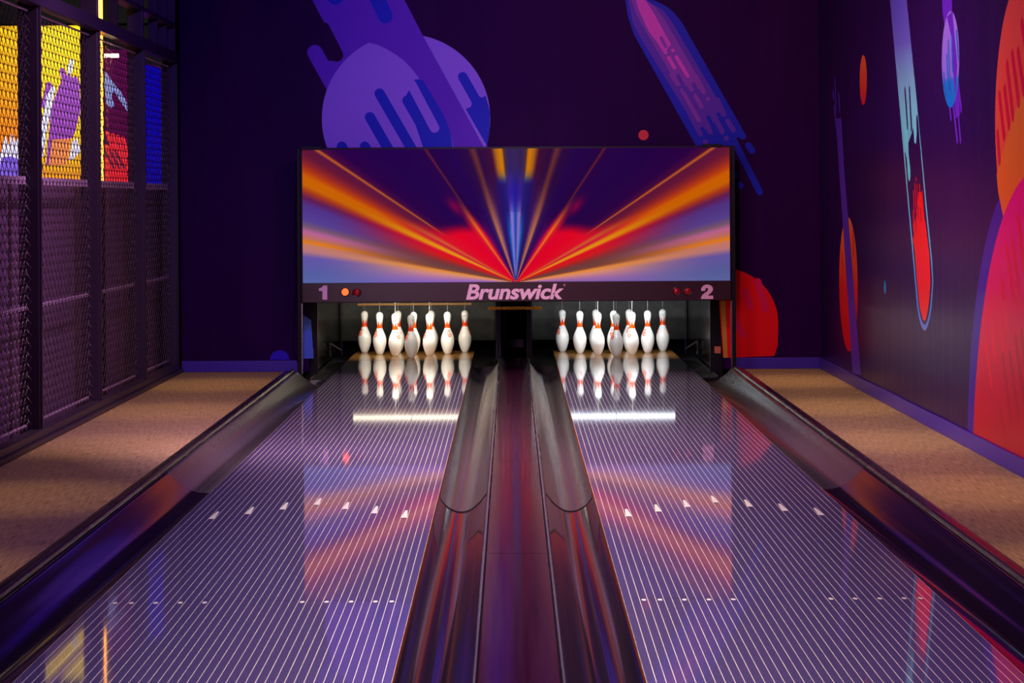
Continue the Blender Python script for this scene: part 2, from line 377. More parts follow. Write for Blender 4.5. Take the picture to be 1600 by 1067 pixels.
WR.put('comet_print', [WR.poly([(1306, 185), (1315, 185), (1319, 260), (1324, 320), (1336, 470), (1345.5, 586), (1332.5, 584), (1318, 360), (1311, 260)]),
    WR.cap((1305, 125), (1306.5, 170), .03), WR.cap((1302, 145), (1303, 152), .03), WR.cap((1311, 150), (1312.5, 172), .03), WR.cap((1304, 170), (1307, 196), .035), WR.cap((1313, 188), (1315.5, 222), .03)], vio, 3, 'thin violet streak painted at the far end of the right wall')
# long teal comet
teal = grad('print_teal_tail', [(0, (95, 220, 215)), (.3, (125, 225, 220)), (.52, (130, 190, 215)), (.72, (115, 105, 205)), (1, (100, 80, 195))], zc((1420, 300)), zc((1400, -20)))
outl = grad('print_teal_line', [(0, (110, 135, 210)), (.10, (60, 140, 215)), (.5, (85, 195, 215)), (1, (120, 205, 215))], zc((1445, 517)), zc((1420, 240)))
WR.put('comet_print', [WR.poly([(1387, -60), (1412, -60), (1417, 0), (1430, 130), (1448, 320), (1457, 410), (1458.5, 440), (1456.5, 475), (1454, 493), (1451, 506), (1448, 514), (1445, 517), (1442, 514.5), (1439, 508), (1436, 496), (1433, 478), (1428, 420), (1419, 320), (1400, 100), (1391, 0)])], outl, 1, 'long teal outlined comet with a red core on the right wall')
dk = M['wall_r']
WR.put('comet_print', [WR.poly([(1414, 240), (1434, 180), (1446, 320), (1455, 410), (1456.8, 440), (1454.5, 474), (1452, 490), (1449, 502), (1446, 508), (1443, 506), (1440, 500), (1437.5, 490), (1435, 474), (1430, 420), (1421, 320)])], dk, 2)
WR.put('comet_print', [WR.poly([(1387, -60), (1412, -60), (1417, 0), (1430, 130), (1434.0, 178), (1433, 205), (1431.5, 225), (1429, 222), (1427, 190), (1424.5, 172), (1423.5, 200), (1421, 204), (1419, 204), (1420, 240), (1423, 268), (1422.5, 281), (1420.5, 284), (1418.3, 270), (1414, 225), (1400, 100), (1391, 0)])], teal, 3)
WR.put('comet_print', [WR.cap((1414.5, 140), (1418.5, 198), .022), WR.cap((1421.5, 139), (1424.5, 200), .022), WR.cap((1416.5, 248), (1419, 284), .016), WR.cap((1433, 185), (1435, 240), .02)], dk, 4)
WR.put('comet_print', [WR.poly([(1436, 300), (1440.5, 300), (1443, 330), (1447, 350), (1453, 400), (1454.5, 440), (1452.5, 470), (1450.5, 484), (1448.3, 495), (1445.5, 502), (1442.7, 499), (1440.3, 491), (1438.3, 482), (1436.5, 470), (1432, 420), (1428.5, 380), (1428, 350), (1432, 340)])]+
    [WR.cap(a, b, .012) for a, b in (((1432.3, 279), (1432.4, 281)), ((1430, 288), (1432, 330)), ((1433.5, 290), (1434.5, 345)), ((1437.5, 289), (1440, 350)), ((1428, 300), (1430, 360)), ((1441.5, 300), (1445, 345)), ((1427, 330), (1428, 358)), ((1427.2, 372), (1429.5, 386)))],
    paint('print_bright_red', (250, 25, 22), .3), 5)
WR.put('comet_print', [WR.cap((1434.5, 322), (1435.5, 340), .007), WR.cap((1438.8, 325), (1440, 346), .007), WR.cap((1431.5, 335), (1432.3, 362), .007)], dk, 6)
# small blue planet with a violet trail
vio2 = paint('print_violet_trail', (105, 40, 190), .3)
WR.put('comet_print', [WR.poly([(1471, -50), (1486, -50), (1488, 20), (1497, 110), (1500, 180), (1494, 185), (1485, 95), (1473, 20)]), WR.cap((1496, 120), (1502, 170), .022), WR.cap((1488, 150), (1496, 219), .022), WR.cap((1496, 160), (1501, 219), .02), WR.cap((1484, 165), (1486, 184), .02)], vio2, 1, 'violet trail behind the small blue planet')
rb = (WR.P((1485, 17))[1]-WR.P((1485, 168))[1])/2
bg = grad('print_blue_planet', [(0, (10, 120, 200)), (.28, (40, 120, 205)), (.33, (140, 110, 215)), (1, (165, 125, 225))], zc((1485, 168)), zc((1485, 17)))
WR.put('planet_print', [WR.circ((1485.3, 93), rb)], bg, 2, 'small blue and lilac planet painted high on the right wall')
WR.put('planet_print', [WR.poly([(1480, 26), (1488.5, 17.5), (1492, 60), (1496, 100), (1493, 150), (1490.5, 120), (1487, 60)])], vio2, 3)
bl = paint('print_cyan_blue', (20, 110, 200), .3)
WR.put('planet_print', [WR.cap((1487.5, 58), (1489, 110), .016), WR.cap((1482, 66), (1485.5, 140), .016), WR.cap((1480, 88), (1482.5, 140), .016), WR.cap((1475, 116), (1478, 150), .014), WR.cap((1495, 50), (1498, 90), .014)], bl, 4)
WR.put('planet_print', [WR.circ((1383, 449), .045)], paint('print_teal_dot', (20, 150, 190), .3), 1)
# the two large planets
cM, RM = circle3(WR.P((1570, 333)), WR.P((1528, 560)), WR.P((1545, 430)))
cL, RL = circle3(WR.P((1571, 20)), WR.P((1555.5, 160)), WR.P((1566, 330)))
Lg = grad('print_big_orange', [(0, (235, 100, 30)), (.5, (235, 80, 50)), (1, (225, 75, 75))], .8, 3.2)
WR.put('planet_print', [WR.circ(cL, RL, 96, raw=True)], Lg, 1, 'large orange planet painted on the near right wall')
WR.put('planet_print', [WR.poly([(1557.5, 272), (1567, 240), (1582, 185), (1602, 140), (1610, 150), (1610, 330), (1566, 330), (1560, 300)])], grad('print_amber', [(0, (240, 95, 20)), (1, (225, 130, 25))], 1.2, 2.1), 2)
cr = paint('print_crimson_gloss', (220, 15, 50), .3)
WR.put('planet_print', [WR.cap(a, b, .03) for a, b in (((1562, 150), (1569, 212)), ((1570, 140), (1577, 195)), ((1574, 102), (1583, 182)), ((1582, 86), (1592, 160)), ((1591, 82), (1600, 142)), ((1597, 38), (1604, 80)), ((1559, 210), (1562, 250)))], cr, 3)
cH, RH = circle3(WR.P((1557, 320)), WR.P((1532, 420)), WR.P((1514, 600)))
halo = WR.circ(cH, RH, 96, raw=True)
Mg = grad('print_big_red', [(0, (200, 0, 38)), (.45, (228, 0, 68)), (1, (235, 0, 120))], .1, 1.4)
WR.put('planet_print', [halo], paint('print_dark_violet', (62, 25, 140), .3), 0)
WR.put('planet_print', [WR.circ(cM, RM, 96, raw=True)], Mg, 4, 'huge red and pink planet painted on the near right wall')
WR.put('planet_print', [WR.cap(a, b, .028) for a, b in (((1592, 340), (1601, 420)), ((1583, 382), (1596, 480)), ((1574, 388), (1586, 478)), ((1566, 440), (1574, 510)), ((1557, 465), (1568, 540)), ((1548, 485), (1555, 560)), ((1541, 540), (1550, 600)))], paint('print_rose', (238, 0, 50), .3), 5)
WR.put('planet_print', [WR.cap(a, b, .03) for a, b in (((1597, 520), (1606, 610)), ((1588, 530), (1600, 620)), ((1579, 556), (1592, 650)), ((1568, 560), (1580, 655)), ((1565, 645), (1572, 700)), ((1557, 668), (1562, 700)))], paint('print_dark_red', (195, 0, 45), .3), 5)

# ------------------------------------------------------------------ lanes
def make_lane(cx, label):
    t = thing('bowling_lane', label, 'bowling lane', (cx, 0, 0), 'the two bowling lanes')
    def slab(name, y0, y1, m, lab=None):
        bm = bmesh.new(); box(bm, -LW, LW, y0, y1, -.06, 0)
        for f in bm.faces: f.material_index = 1 if abs(f.normal.x) > .5 else 0
        bm.faces.ensure_lookup_table()
        bmesh.ops.recalc_face_normals(bm, faces=bm.faces)
        for f in bm.faces: f.normal_update(); f.material_index = 1 if abs(f.normal.x) > .5 else 0
        return obj(name, bm, [m, M['lane_side']], t, label=lab)
    cuts = [2.0, 8.318, 12.1, 16.45, 19.45]
    for a, b in zip(cuts, cuts[1:]): slab('lane_panel', a, b-.004, M['lane'])
    slab('tail_plank', 19.45, 20.98, M['lane_plain'], 'plain dark end section without stripes')
    slab('pin_deck', 20.985, 22.35, M['deck'], 'brown wooden pin deck')
    obj('sub_frame', B(-LW+.02, LW-.02, 2.0, 22.3, -.22, -.06), M['pitblack'], t)
    for i in range(-3, 4):
        y = 10.95-.155*abs(i); x = i*5*bd; bm = bmesh.new()
        vs = [bm.verts.new(q) for q in ((x-.0135, y, .0012), (x+.0135, y, .0012), (x+.005, y+.25, .0012), (x-.005, y+.25, .0012))]
        bm.faces.new(vs); obj('arrow', bm, M['mark'], t)
    for q in (6, 9, 12, 15, 17):
        for s in (-1, 1):
            x = s*q*bd; bm = bmesh.new(); vs = [bm.verts.new((x+.0085*math.cos(a), 8.28+.02*math.sin(a), .0012)) for a in [j*math.pi/6 for j in range(12)]]
            bm.faces.new(vs); obj('dot', bm, M['mark'], t)
    return t
make_lane(-LX, 'left bowling lane, glossy charcoal boards with cream lines, under number 1')
make_lane(LX, 'right bowling lane, glossy charcoal boards with cream lines, under number 2')

# ------------------------------------------------------------------ gutters and cappings
def arcprof(x0, x1, z0, z1, dep, n=14):
    out = []
    for i in range(n+1):
        t = i/n; out.append((x0+(x1-x0)*t, z0+(z1-z0)*t-dep*math.sin(math.pi*t)**.8))
    return out
e = LX+LW+.003
outer = [(e, -.012), (e+.006, -.03)]+arcprof(e+.012, 1.705, -.045, .030, .050)+[(1.715, .038), (1.728, .036)]
outer_far = [(e, -.012), (e+.006, -.025)]+arcprof(e+.012, 1.700, -.040, .034, .030)+[(1.712, .044), (1.728, .036)]
rail = [(1.734, .02), (1.737, .048), (1.745, .055), (1.760, .050), (1.766, .044), (1.785, .044), (1.815, .034), (1.830, .012), (1.8315, .002)]
ei = LX-LW-.003
inner = [(.137, -.004), (.143, -.012)]+arcprof(.150, ei-.010, -.020, -.040, .062)+[(ei-.004, -.03), (ei, -.020)]
for sgn, side in ((-1, 'left'), (1, 'right')):
    mir = sgn < 0
    t = thing('ball_gutter', f'outer black ball gutter on the {side} side of the lanes beside the carpet', 'ball gutter', group=None)
    obj('gutter_section', extrude_y(outer, [2.0, 5.5, 9, 11.98], mir, -.2), M['gutter'], t, False, flip=False)
    obj('gutter_section', extrude_y(outer, [11.982, 14, 16, 18, 19.2], mir, -.2), M['gutter_w'], t, False, flip=False, label='greyer far section')
    outer_t = t
    t2 = obj('gutter_capping', extrude_y(rail, [2.0, 10, 19.2], mir, -.2), M['cap'], flip=False); 
    tag(t2, f'black raised capping rail between the {side} carpet and the lanes', 'capping rail')
    t = thing('ball_gutter', f'inner black ball gutter on the {side} of the central ball return', 'ball gutter')
    obj('gutter_section', extrude_y(inner, [2.0, 6, 11.38], mir, -.2), M['gutter'], t, False, flip=False)
    obj('gutter_section', extrude_y([(x, z+(.004)) for x, z in inner], [11.385, 15, 20.6], mir, -.2), M['gutter_w'], t, False, flip=False, label='greyer far section')
    # flat gutter plates beside the pin deck
    bm = extrude_y([(ei-.2, .0), (ei-.18, -.03), (ei-.03, -.035), (ei-.0, -.02)], [20.61, 22.35], mir, -.2)
    obj('flat_gutter', bm, M['black_gloss'], t)
    bm = extrude_y([(e, -.02), (e+.03, -.035), (1.60, -.035), (1.612, -.022)], [19.21, 22.35], mir, -.2)
    obj('flat_gutter', bm, M['black_gloss'], outer_t)
    # end wedge of the outer gutter
bm = extrude_y([(-.131, -.03), (-.129, .018), (-.122, .024), (.122, .024), (.129, .018), (.131, -.03)], [2.0, 20.9], False, -.2)
ret = thing('ball_return_cover', 'dark burgundy glossy ball return cover between the two lanes', 'ball return cover')
for a, b in ((2.0, 9.235), (9.24, 12.55), (12.555, 20.9)):
    obj('cover_section', extrude_y([(-.118, -.03), (-.118, .020), (-.112, .024), (.112, .024), (.118, .020), (.118, -.03)], [a, b], False, -.2), M['ret'], ret)
bm.free()
for s in (-1, 1):
    obj('edge_strip', extrude_y([(.1195, -.03), (.1195, .020), (.122, .025), (.131, .025), (.1345, .018), (.1345, -.03)], [2.0, 20.9], s < 0, -.2), M['cap'], ret)
    obj('edge_trim', B(min(s*.123, s*.128), max(s*.123, s*.128), 2.0, 20.9, .0235, .0265), M['alu'], ret, label='thin bright metal edge trim')

# ------------------------------------------------------------------ pins
IN = .0254
prof = [(0, 0), (.0235, 0), (.0258, .002), (.0286, .008)]+[(d/2*IN, z*IN) for d, z in ((2.828, .75), (3.40, 1.5), (3.906, 2.25), (4.510, 3.375), (4.70, 4.0), (4.766, 4.5), (4.72, 5.2), (4.563, 5.875), (4.20, 6.55), (3.703, 7.25), (3.08, 7.95), (2.472, 8.625), (1.965, 9.375), (1.797, 10), (1.80, 10.4), (1.870, 10.875), (2.094, 11.75), (2.26, 12.2), (2.406, 12.625), (2.53, 13.2), (2.547, 13.6))]
for i in range(1, 9):
    a = math.pi/2*i/8; prof.append((1.273*IN*math.cos(a) if i < 8 else 0, (13.727+1.273*math.sin(a))*IN))
def prad(z):
    for (r0, z0), (r1, z1) in zip(prof[1:], prof[2:]):
        if z0 <= z <= z1 and z1 > z0: return r0+(r1-r0)*(z-z0)/(z1-z0)
    return .02
def wrap(bm, quads, off=.0006):             # quads in (theta, z) pushed onto the pin
    for q in quads:
        vs = [bm.verts.new(((prad(z)+off)*math.sin(t), -(prad(z)+off)*math.cos(t), z)) for t, z in q]
        bm.faces.new(vs)
def strip(pts, w0, zc_, rr):                # stroked polyline in metres (u to the right, v up) around theta 0
    out = []
    for (a, b) in zip(pts, pts[1:]):
        a = Vector(a); b = Vector(b); d = b-a; L = d.length; n = Vector((-d.y, d.x))/L*w0/2; e2 = d/L*w0*.3
        m = max(1, int(L/.006))
        for i in range(m):
            p = a-e2+(d+2*e2)*i/m; q = a-e2+(d+2*e2)*(i+1)/m
            out.append([(c.x/rr, zc_+c.y) for c in (p-n, q-n, q+n, p+n)])
    return out
def crown_bm():
    bm = bmesh.new(); n = 48; z0, z1, zt = .235, .262, .306
    q = []
    for i in range(n):
        a, b = 2*math.pi*i/n, 2*math.pi*(i+1)/n
        for k in range(3):
            za, zb = z0+(z1-z0)*k/3, z0+(z1-z0)*(k+1)/3; q.append([(a, za), (b, za), (b, zb), (a, zb)])
    per = 8                                 # six teeth, eight slices each
    def tz(i): 
        f = (i % per)/per; f = 1-abs(2*f-1); return z1+(zt-z1)*f**1.25
    for i in range(n):
        a, b = 2*math.pi*i/n, 2*math.pi*(i+1)/n
        ta, tb = tz(i), tz(i+1)
        for k in range(4):
            q.append([(a, z1+(ta-z1)*k/4), (b, z1+(tb-z1)*k/4), (b, z1+(tb-z1)*(k+1)/4), (a, z1+(ta-z1)*(k+1)/4)])
    wrap(bm, q); bmesh.ops.remove_doubles(bm, verts=bm.verts, dist=1e-6); return bm
def rot(q, t0): return [[(t+t0, z) for t, z in p] for p in q]
def emblem_quads():
    zc_, rr = .185, .056
    big = [(.014, .012), (.008, .026), (-.004, .030), (-.016, .024), (-.019, .008), (-.017, -.008), (-.010, -.022), (.004, -.026), (.016, -.020), (.019, -.006), (.010, .002), (.002, -.002), (.001, -.012)]
    out = strip(big, .0090, zc_, rr)+strip([(-.008, .016), (.000, .018), (.004, .010)], .0065, zc_, rr)
    return out+strip([(-.007, .004), (-.006, -.010)], .0065, zc_, rr)
def script_quads():
    zc_, rr = .180, .058; out = []
    for v, a, b in ((.010, -.003, .004), (.002, -.018, .018), (-.004, -.010, .016), (-.014, -.008, .012)):
        out += strip([(a, v), (b, v)], .0035, zc_, rr)
    return out
def make_pin(kind):
    t = thing('bowling_pin', 'x', 'bowling pin', (0, 0, 0))
    obj('pin_body', lathe(bmesh.new(), prof, 40), M['pin'], t, True)
    obj('neck_crown', crown_bm(), M['red'], t, True)
    bm = bmesh.new()
    if kind == 'A':
        wrap(bm, rot(emblem_quads(), 1.25)); obj('emblem', bm, M['red'], t)
        bm = bmesh.new(); wrap(bm, rot(emblem_quads(), -1.45)); obj('emblem', bm, M['red'], t)
        bm = bmesh.new(); r = prad(.333)+.0007
        bm.faces.new([bm.verts.new((.0045*math.cos(a), -r, .333+.0045*math.sin(a))) for a in [i*math.pi/6 for i in range(12)]])
        obj('hole', bm, M['hole'], t)
    else:
        wrap(bm, emblem_quads()); obj('emblem', bm, M['red'], t)
        bm = bmesh.new(); wrap(bm, rot(script_quads(), math.pi)); obj('fine_print', bm, M['red'], t)
    obj('string', tube(bmesh.new(), [(0, 0, .378), (0, 0, .72)], .0022, 6), M['string'], t)
    return t
protos = {k: make_pin(k) for k in 'AB'}
used = set()
def place_pin(kind, x, y, deg, label, group):
    p = protos[kind]
    if kind in used:
        r = p.copy(); COL.objects.link(r)
        for ch in [c for c in bpy.data.objects if c.parent == p]:
            c = ch.copy(); COL.objects.link(c); c.parent = r
    else: r = p; used.add(kind)
    r.location = (x, y, .0002); r.rotation_euler = (0, 0, math.radians(deg)); r['label'] = label; r['group'] = group
rows = [('head', 0, 0), ('left of second row', -.152, .264), ('right of second row', .152, .264),
        ('left end of third row', -.305, .528), ('middle of third row', 0, .528), ('right end of third row', .305, .528),
        ('back row far left corner', -.457, .792), ('back row second from left', -.152, .792), ('back row second from right', .152, .792), ('back row far right corner', .457, .792)]
spec = {1: [('A', 25), ('B', 40), ('B', -62), ('B', -48), ('B', 120), ('B', 22), ('B', -50), ('B', 200), ('B', 100), ('A', 0)],
        2: [('A', 33), ('B', 215), ('B', -35), ('B', 187), ('B', -25), ('B', -45), ('A', 33), ('B', 60), ('B', -10), ('A', -3)]}
for ln in (1, 2):
    side = 'left' if ln == 1 else 'right'
    for (nm, dx, dy), (kd, dg) in zip(rows, spec[ln]):
        lab = f'white bowling pin with red crown neck, {nm}, {side} lane' if nm != 'head' else f'head pin nearest the camera, shaded grey white, {side} lane'
        place_pin(kd, (-LX if ln == 1 else LX)+dx, PIN_Y+dy, dg, lab, f'bowling pins on lane {ln}')

# ------------------------------------------------------------------ pinsetters (pit, curtain, lamp)
def pinsetter(s, ln, warm):
    cx = s*LX; word = 'left' if s < 0 else 'right'
    t = thing('pinsetter', f'black pinsetter housing and pit behind the {word} lane pins', 'pinsetter', (cx, YW+.2, 0), 'pinsetters behind the masking unit')
    X = lambda x: s*x-cx                    # x outward from centre line -> local
    Y = lambda y: y-(YW+.2)
    def bb(x0, x1, y0, y1, z0, z1, bev=0): a, b = sorted((X(x0), X(x1))); return B(a, b, Y(y0), Y(y1), z0, z1, bev=bev)
    obj('side_panel', bb(1.625, 1.655, YW+.16, 23.0, -.2, 1.2), M['black_gloss'], t)
    obj('division_panel', bb(.135, .155, 20.95, 23.0, -.2, 1.2), M['black_gloss'], t)
    obj('pillar', bb(1.60, 1.70, YW+.125, YW+.155, -.2, 1.2), M['black'], t)
    bm = bmesh.new(); n = 40; x0, x1 = sorted((X(.16), X(1.62)))
    for i in range(n):
        xa, xb = x0+(x1-x0)*i/n, x0+(x1-x0)*(i+1)/n
        ya, yb = [Y(22.72)+.012*math.sin(q*17)+.006*math.sin(q*41) for q in (xa, xb)]
        for za, zb in ((.075, .4), (.4, .8), (.8, 1.1)):
            bm.faces.new([bm.verts.new(q) for q in ((xa, ya, za), (xb, yb, za), (xb, yb, zb), (xa, ya, zb))])
    bmesh.ops.remove_doubles(bm, verts=bm.verts, dist=1e-5)
    bmesh.ops.solidify(bm, geom=bm.faces[:], thickness=.006)
    obj('pit_curtain', bm, M['curtain'], t, True, label='dark grey cloth curtain')
    obj('back_panel', bb(.16, 1.62, 22.98, 23.0, -.2, 1.2), M['pitblack'], t)
    obj('top_panel', bb(.16, 1.62, 20.6, 23.0, 1.18, 1.2), M['pitblack'], t)
    lp = obj('lamp_housing', bb(.42, 1.47, 21.40, 21.52, .575, .64, .004), M['black'], t)
    wb = obj('lamp_tube', tube(bmesh.new(), [(X(.47), Y(21.46), .532), (X(1.42), Y(21.46), .532)], .016, 12), M['tube_w' if warm else 'tube_c'], lp, True)
    if warm: obj('valance', bb(.37, 1.37, 21.37, 21.385, .462, .478), mat('valance_wood', lin((190, 130, 60)), .5), t, label='light brown wooden strip')
    bm = bmesh.new()
    tube(bm, [(X(1.60), Y(21.2), .03), (X(1.60), Y(21.2), .14), (X(1.56), Y(22.0), .03)], .007, 6)
    obj('guard_rod', bm, M['edge'], t)
    st = B(*(sorted((X(1.635), X(1.685)))), Y(YW+.118), Y(YW+.1249), .12, .175)
    obj('sticker', st, M['sticker'] if s < 0 else M['sticker_o'], t, label='small pink sticker' if s < 0 else 'small orange sticker')
    return t
pinsetter(-1, 1, True); pinsetter(1, 2, False)
light('pin_lamp_warm', 'AREA', (-LX, 21.44, .49), (-LX, 22.0, .1), 8.5, (1, .93, .78), shape='RECTANGLE', size=.95, size_y=.05)
light('pin_lamp_cool', 'AREA', (LX, 21.44, .49), (LX, 22.0, .1), 8.5, (.90, .95, 1.0), shape='RECTANGLE', size=.95, size_y=.05)
light('pin_fill_warm', 'AREA', (-LX, 20.3, 1.0), (-LX, 21.7, .2), 3.2, (1, .95, .85), shape='RECTANGLE', size=1.0, size_y=.05, spread=math.radians(90))  # added fill that brightens the head pins, no fixture here
light('pin_fill_cool', 'AREA', (LX, 20.3, 1.0), (LX, 21.7, .2), 3.2, (.94, .97, 1.0), shape='RECTANGLE', size=1.0, size_y=.05, spread=math.radians(90))  # same added fill for the right lane pins
# centre bay
t = thing('ball_lift_bay', 'dark central bay with a studded purple plate between the pinsetters', 'machine bay', (0, 21.2, 0))
obj('rear_plate', B(-.13, .13, .9, .92, -.2, 1.2), M['pitblack'], t)
for s in (-1, 1): obj('post', B(*sorted((s*.112+.01*0, s*.126)), -.2, -.17, -.03, 1.1), M['black_gloss'], t)
pl = obj('studded_plate', B(-.085, .085, .6, .615, .06, .13), mat('plate_plum', lin((90, 40, 80)), .4), t)
for x in (-.035, .035):
    for z in (.072, .118):
        obj('stud', lathe(bmesh.new(), [(0, .004), (.004, .003), (.005, 0)], 10), M['alu'], pl).matrix_basis = Matrix.Translation((x, .6, z)) @ Matrix.Rotation(math.pi/2, 4, 'X')
gb = on_y(762, 481, 21.0), on_y(846, 480, 21.0)
o = obj('perforated_bar', B(gb[0][0], gb[1][0], 20.92, 20.94, gb[0][1]-.014, gb[0][1]+.012, bev=.002), M['gold']); tag(o, 'golden perforated metal bar under the masking unit centre', 'metal bar')
kk = N(M['gold']); tc = kk.n('ShaderNodeTexCoord'); vo = kk.n('ShaderNodeTexVoronoi'); vo.inputs['Scale'].default_value = 90; kk.l(tc.outputs['Object'], vo.inputs['Vector'])
kk.l(kk.mix(kk.math('LESS_THAN', vo.outputs['Distance'], .35), lin((205, 130, 25)), lin((60, 30, 5))), kk.b.inputs['Base Color'])

# ------------------------------------------------------------------ masking unit with screen
x0, zt = on_y(471, 233, YH); x1, zb = on_y(1142, 470, YH); _, zs = on_y(806, 440.5, YH)
zt = on_y(806, 231, YH)[1]; zb = on_y(806, 470.5, YH)[1]
mu = thing('masking_unit', 'wide masking unit over the pins with a glowing light burst screen and the maker name', 'masking unit', ((x0+x1)/2, YH, 0))
mx = (x0+x1)/2
bm = B(x0-mx-.012, x1-mx+.012, .006, .10, zb-.004, zt+.010, bev=.003)
obj('cabinet', bm, M['black'], mu)
obj('lower_panel', B(x0-mx, x1-mx, -.012, .006, zb, zs-.002, bev=.002), M['panel'], mu, label='maroon strip below the screen')
def scol(dx, dy):
    r = math.hypot(dx, dy); ph = math.degrees(math.atan2(dy, abs(dx)+1e-6))
    far = [(0, (88, 100, 165)), (3, (85, 92, 160)), (7.2, (98, 84, 165)), (8.8, (180, 118, 125)), (10.6, (196, 122, 100)), (11.3, (222, 122, 20)), (12.4, (186, 108, 95)), (14, (182, 98, 150)), (15.4, (112, 84, 110)), (17, (84, 62, 145)), (20.5, (78, 50, 135)), (22.3, (95, 28, 85)), (23.8, (160, 52, 30)), (25.2, (196, 98, 0)), (27.2, (200, 94, 0)), (28.3, (180, 60, 15)), (29.8, (140, 36, 38)), (31.5, (100, 22, 52)), (33.4, (88, 18, 60)), (34.0, (190, 98, 30)), (34.6, (70, 8, 60)), (37, (40, 0, 68)), (46, (32, 0, 72)), (55.4, (36, 0, 70)), (56.2, (95, 28, 45)), (57, (34, 0, 66)), (64, (32, 0, 75)), (70, (40, 5, 62)), (72.5, (100, 45, 45)), (74.5, (42, 5, 62)), (79.5, (60, 10, 50)), (81.5, (165, 95, 25)), (83.4, (205, 120, 0)), (84.3, (190, 110, 5)), (85, (75, 45, 50)), (87, (48, 30, 90)), (90, (52, 35, 85))]
    near = [(0, (125, 90, 185)), (3.5, (165, 110, 170)), (7, (215, 140, 120)), (9.5, (225, 140, 55)), (11, (120, 65, 55)), (14, (105, 60, 60)), (17, (140, 45, 45)), (20, (205, 25, 25)), (23, (215, 12, 40)), (24.6, (225, 150, 15)), (25.8, (220, 140, 15)), (27.5, (200, 10, 60)), (29.5, (205, 95, 45)), (31.5, (215, 15, 40)), (40, (222, 0, 35)), (50, (215, 0, 45)), (53.0, (205, 25, 40)), (55, (232, 115, 25)), (57.5, (215, 15, 55)), (60.5, (110, 5, 85)), (65, (45, 5, 85)), (69, (55, 25, 95)), (71, (190, 115, 70)), (73.5, (150, 90, 95)), (77, (48, 20, 95)), (80, (38, 15, 100)), (82, (25, 45, 135)), (83.5, (5, 85, 165)), (85.5, (105, 105, 200)), (87.5, (130, 115, 200)), (89, (60, 80, 180)), (90, (20, 60, 165))]
    def tab(T):
        for (a, ca), (b, cb) in zip(T, T[1:]):
            if a <= ph <= b:
                f = (ph-a)/(b-a) if b > a else 0; return [p+(q-p)*f for p, q in zip(ca, cb)]
        return list(T[-1][1])
    A = [(0, 110, 320), (24, 110, 320), (30, 125, 215), (35, 122, 158), (42, 112, 142), (50, 96, 128), (55, 95, 175), (60, 70, 120), (68, 60, 170), (78, 80, 190), (79.5, 148, 182), (84.3, 148, 182), (85.5, 100, 185), (90, 100, 185)]
    for (p0, a0, b0), (p1, a1, b1) in zip(A, A[1:]):
        if p0 <= ph <= p1: q = (ph-p0)/(p1-p0); a, b = a0+(a1-a0)*q, b0+(b1-b0)*q
    f = min(max((r-a)/(b-a), 0), 1); f = f*f*(3-2*f)
    c = [p+(q-p)*f for p, q in zip(tab(near), tab(far))]
    if ph > 78.5:
        g = min(1, max(0, (r-78)/38))*min(1, max(0, (168-r)/14))*min(1, max(0, (ph-78.5)/1.5))*min(1, max(0, (86.2-ph)/1.2)); c = [p+(q-p)*g*.85 for p, q in zip(c, (34, 12, 98))]
    if ph > 84.5 and 110 < r < 190:         # deep blue above the pale core
        g = math.exp(-((r-140)/28)**2)*min(1, (ph-84.5)/1.5); c = [p+(q-p)*g*.75 for p, q in zip(c, (32, 12, 150))]
    g = math.exp(-((ph-51.5)/2.6)**2-((r-152)/16)**2); c = [p+(q-p)*g*.6 for p, q in zip(c, (165, 0, 60))]
    if dx > 0: c = [c[0]*1.0, c[1]*.97, c[2]*.93]
    return lin([min(max(v, 0), 255) for v in c])
NX, NY = 620, 200
sxm = YH/F; W_, H_ = (x1-x0)-.010, zt-zs-.006
ox, oz = on_y(806, 441.5, YH)
bm = bmesh.new(); vals = []; grid = []
for j in range(NY+1):
    row = []
    for i in range(NX+1):
        X, Z = x0-mx+.005+W_*i/NX, zs+.001+H_*j/NY
        row.append(bm.verts.new((X, 0, Z))); vals.append(scol((X+mx-ox)/sxm, max((Z-oz)/sxm, 0)))
    grid.append(row)
for j in range(NY):
    for i in range(NX): bm.faces.new((grid[j][i], grid[j][i+1], grid[j+1][i+1], grid[j+1][i]))
ms = mat('screen_picture', (0, 0, 0), .45, spec=.02)
k = N(ms); at = k.n('ShaderNodeAttribute', attribute_name='picture'); k.l(at.outputs['Color'], k.b.inputs['Emission Color']); k.b.inputs['Emission Strength'].default_value = 1.0
k.b.inputs['Base Color'].default_value = (.001, .001, .001, 1)
scr = obj('screen', bm, ms, mu, label='screen showing red, orange and blue light rays')
ca = scr.data.color_attributes.new('picture', 'FLOAT_COLOR', 'POINT')
buf = [c for v in vals for c in (*v, 1.0)]; ca.data.foreach_set('color', buf)
def text_mesh(s, pa, pb, name, shear=0., off=.03, scy=None):
    cu = bpy.data.curves.new('txt', 'FONT'); cu.body = s; cu.size = 1; cu.offset = off; cu.shear = shear; cu.extrude = .02; cu.resolution_u = 6; cu.space_character = .98
    to = bpy.data.objects.new('txt', cu); COL.objects.link(to); bpy.context.view_layer.update()
    me = bpy.data.meshes.new_from_object(to.evaluated_get(bpy.context.evaluated_depsgraph_get()))
    bpy.data.objects.remove(to)
    xs = [v.co.x for v in me.vertices]; ys = [v.co.y for v in me.vertices]
    a = on_y(*pa, YH); b = on_y(*pb, YH)
    for v in me.vertices:
        u = (v.co.x-min(xs))/(max(xs)-min(xs)); t_ = (v.co.y-min(ys))/(max(ys)-min(ys))
        v.co = Vector((a[0]-mx+(b[0]-a[0])*u, -.0135-(.002 if v.co.z > 0 else 0), b[1]+(a[1]-b[1])*t_))
    me.materials.append(M['letter']); o = bpy.data.objects.new(name, me); COL.objects.link(o); o.parent = mu
    return o
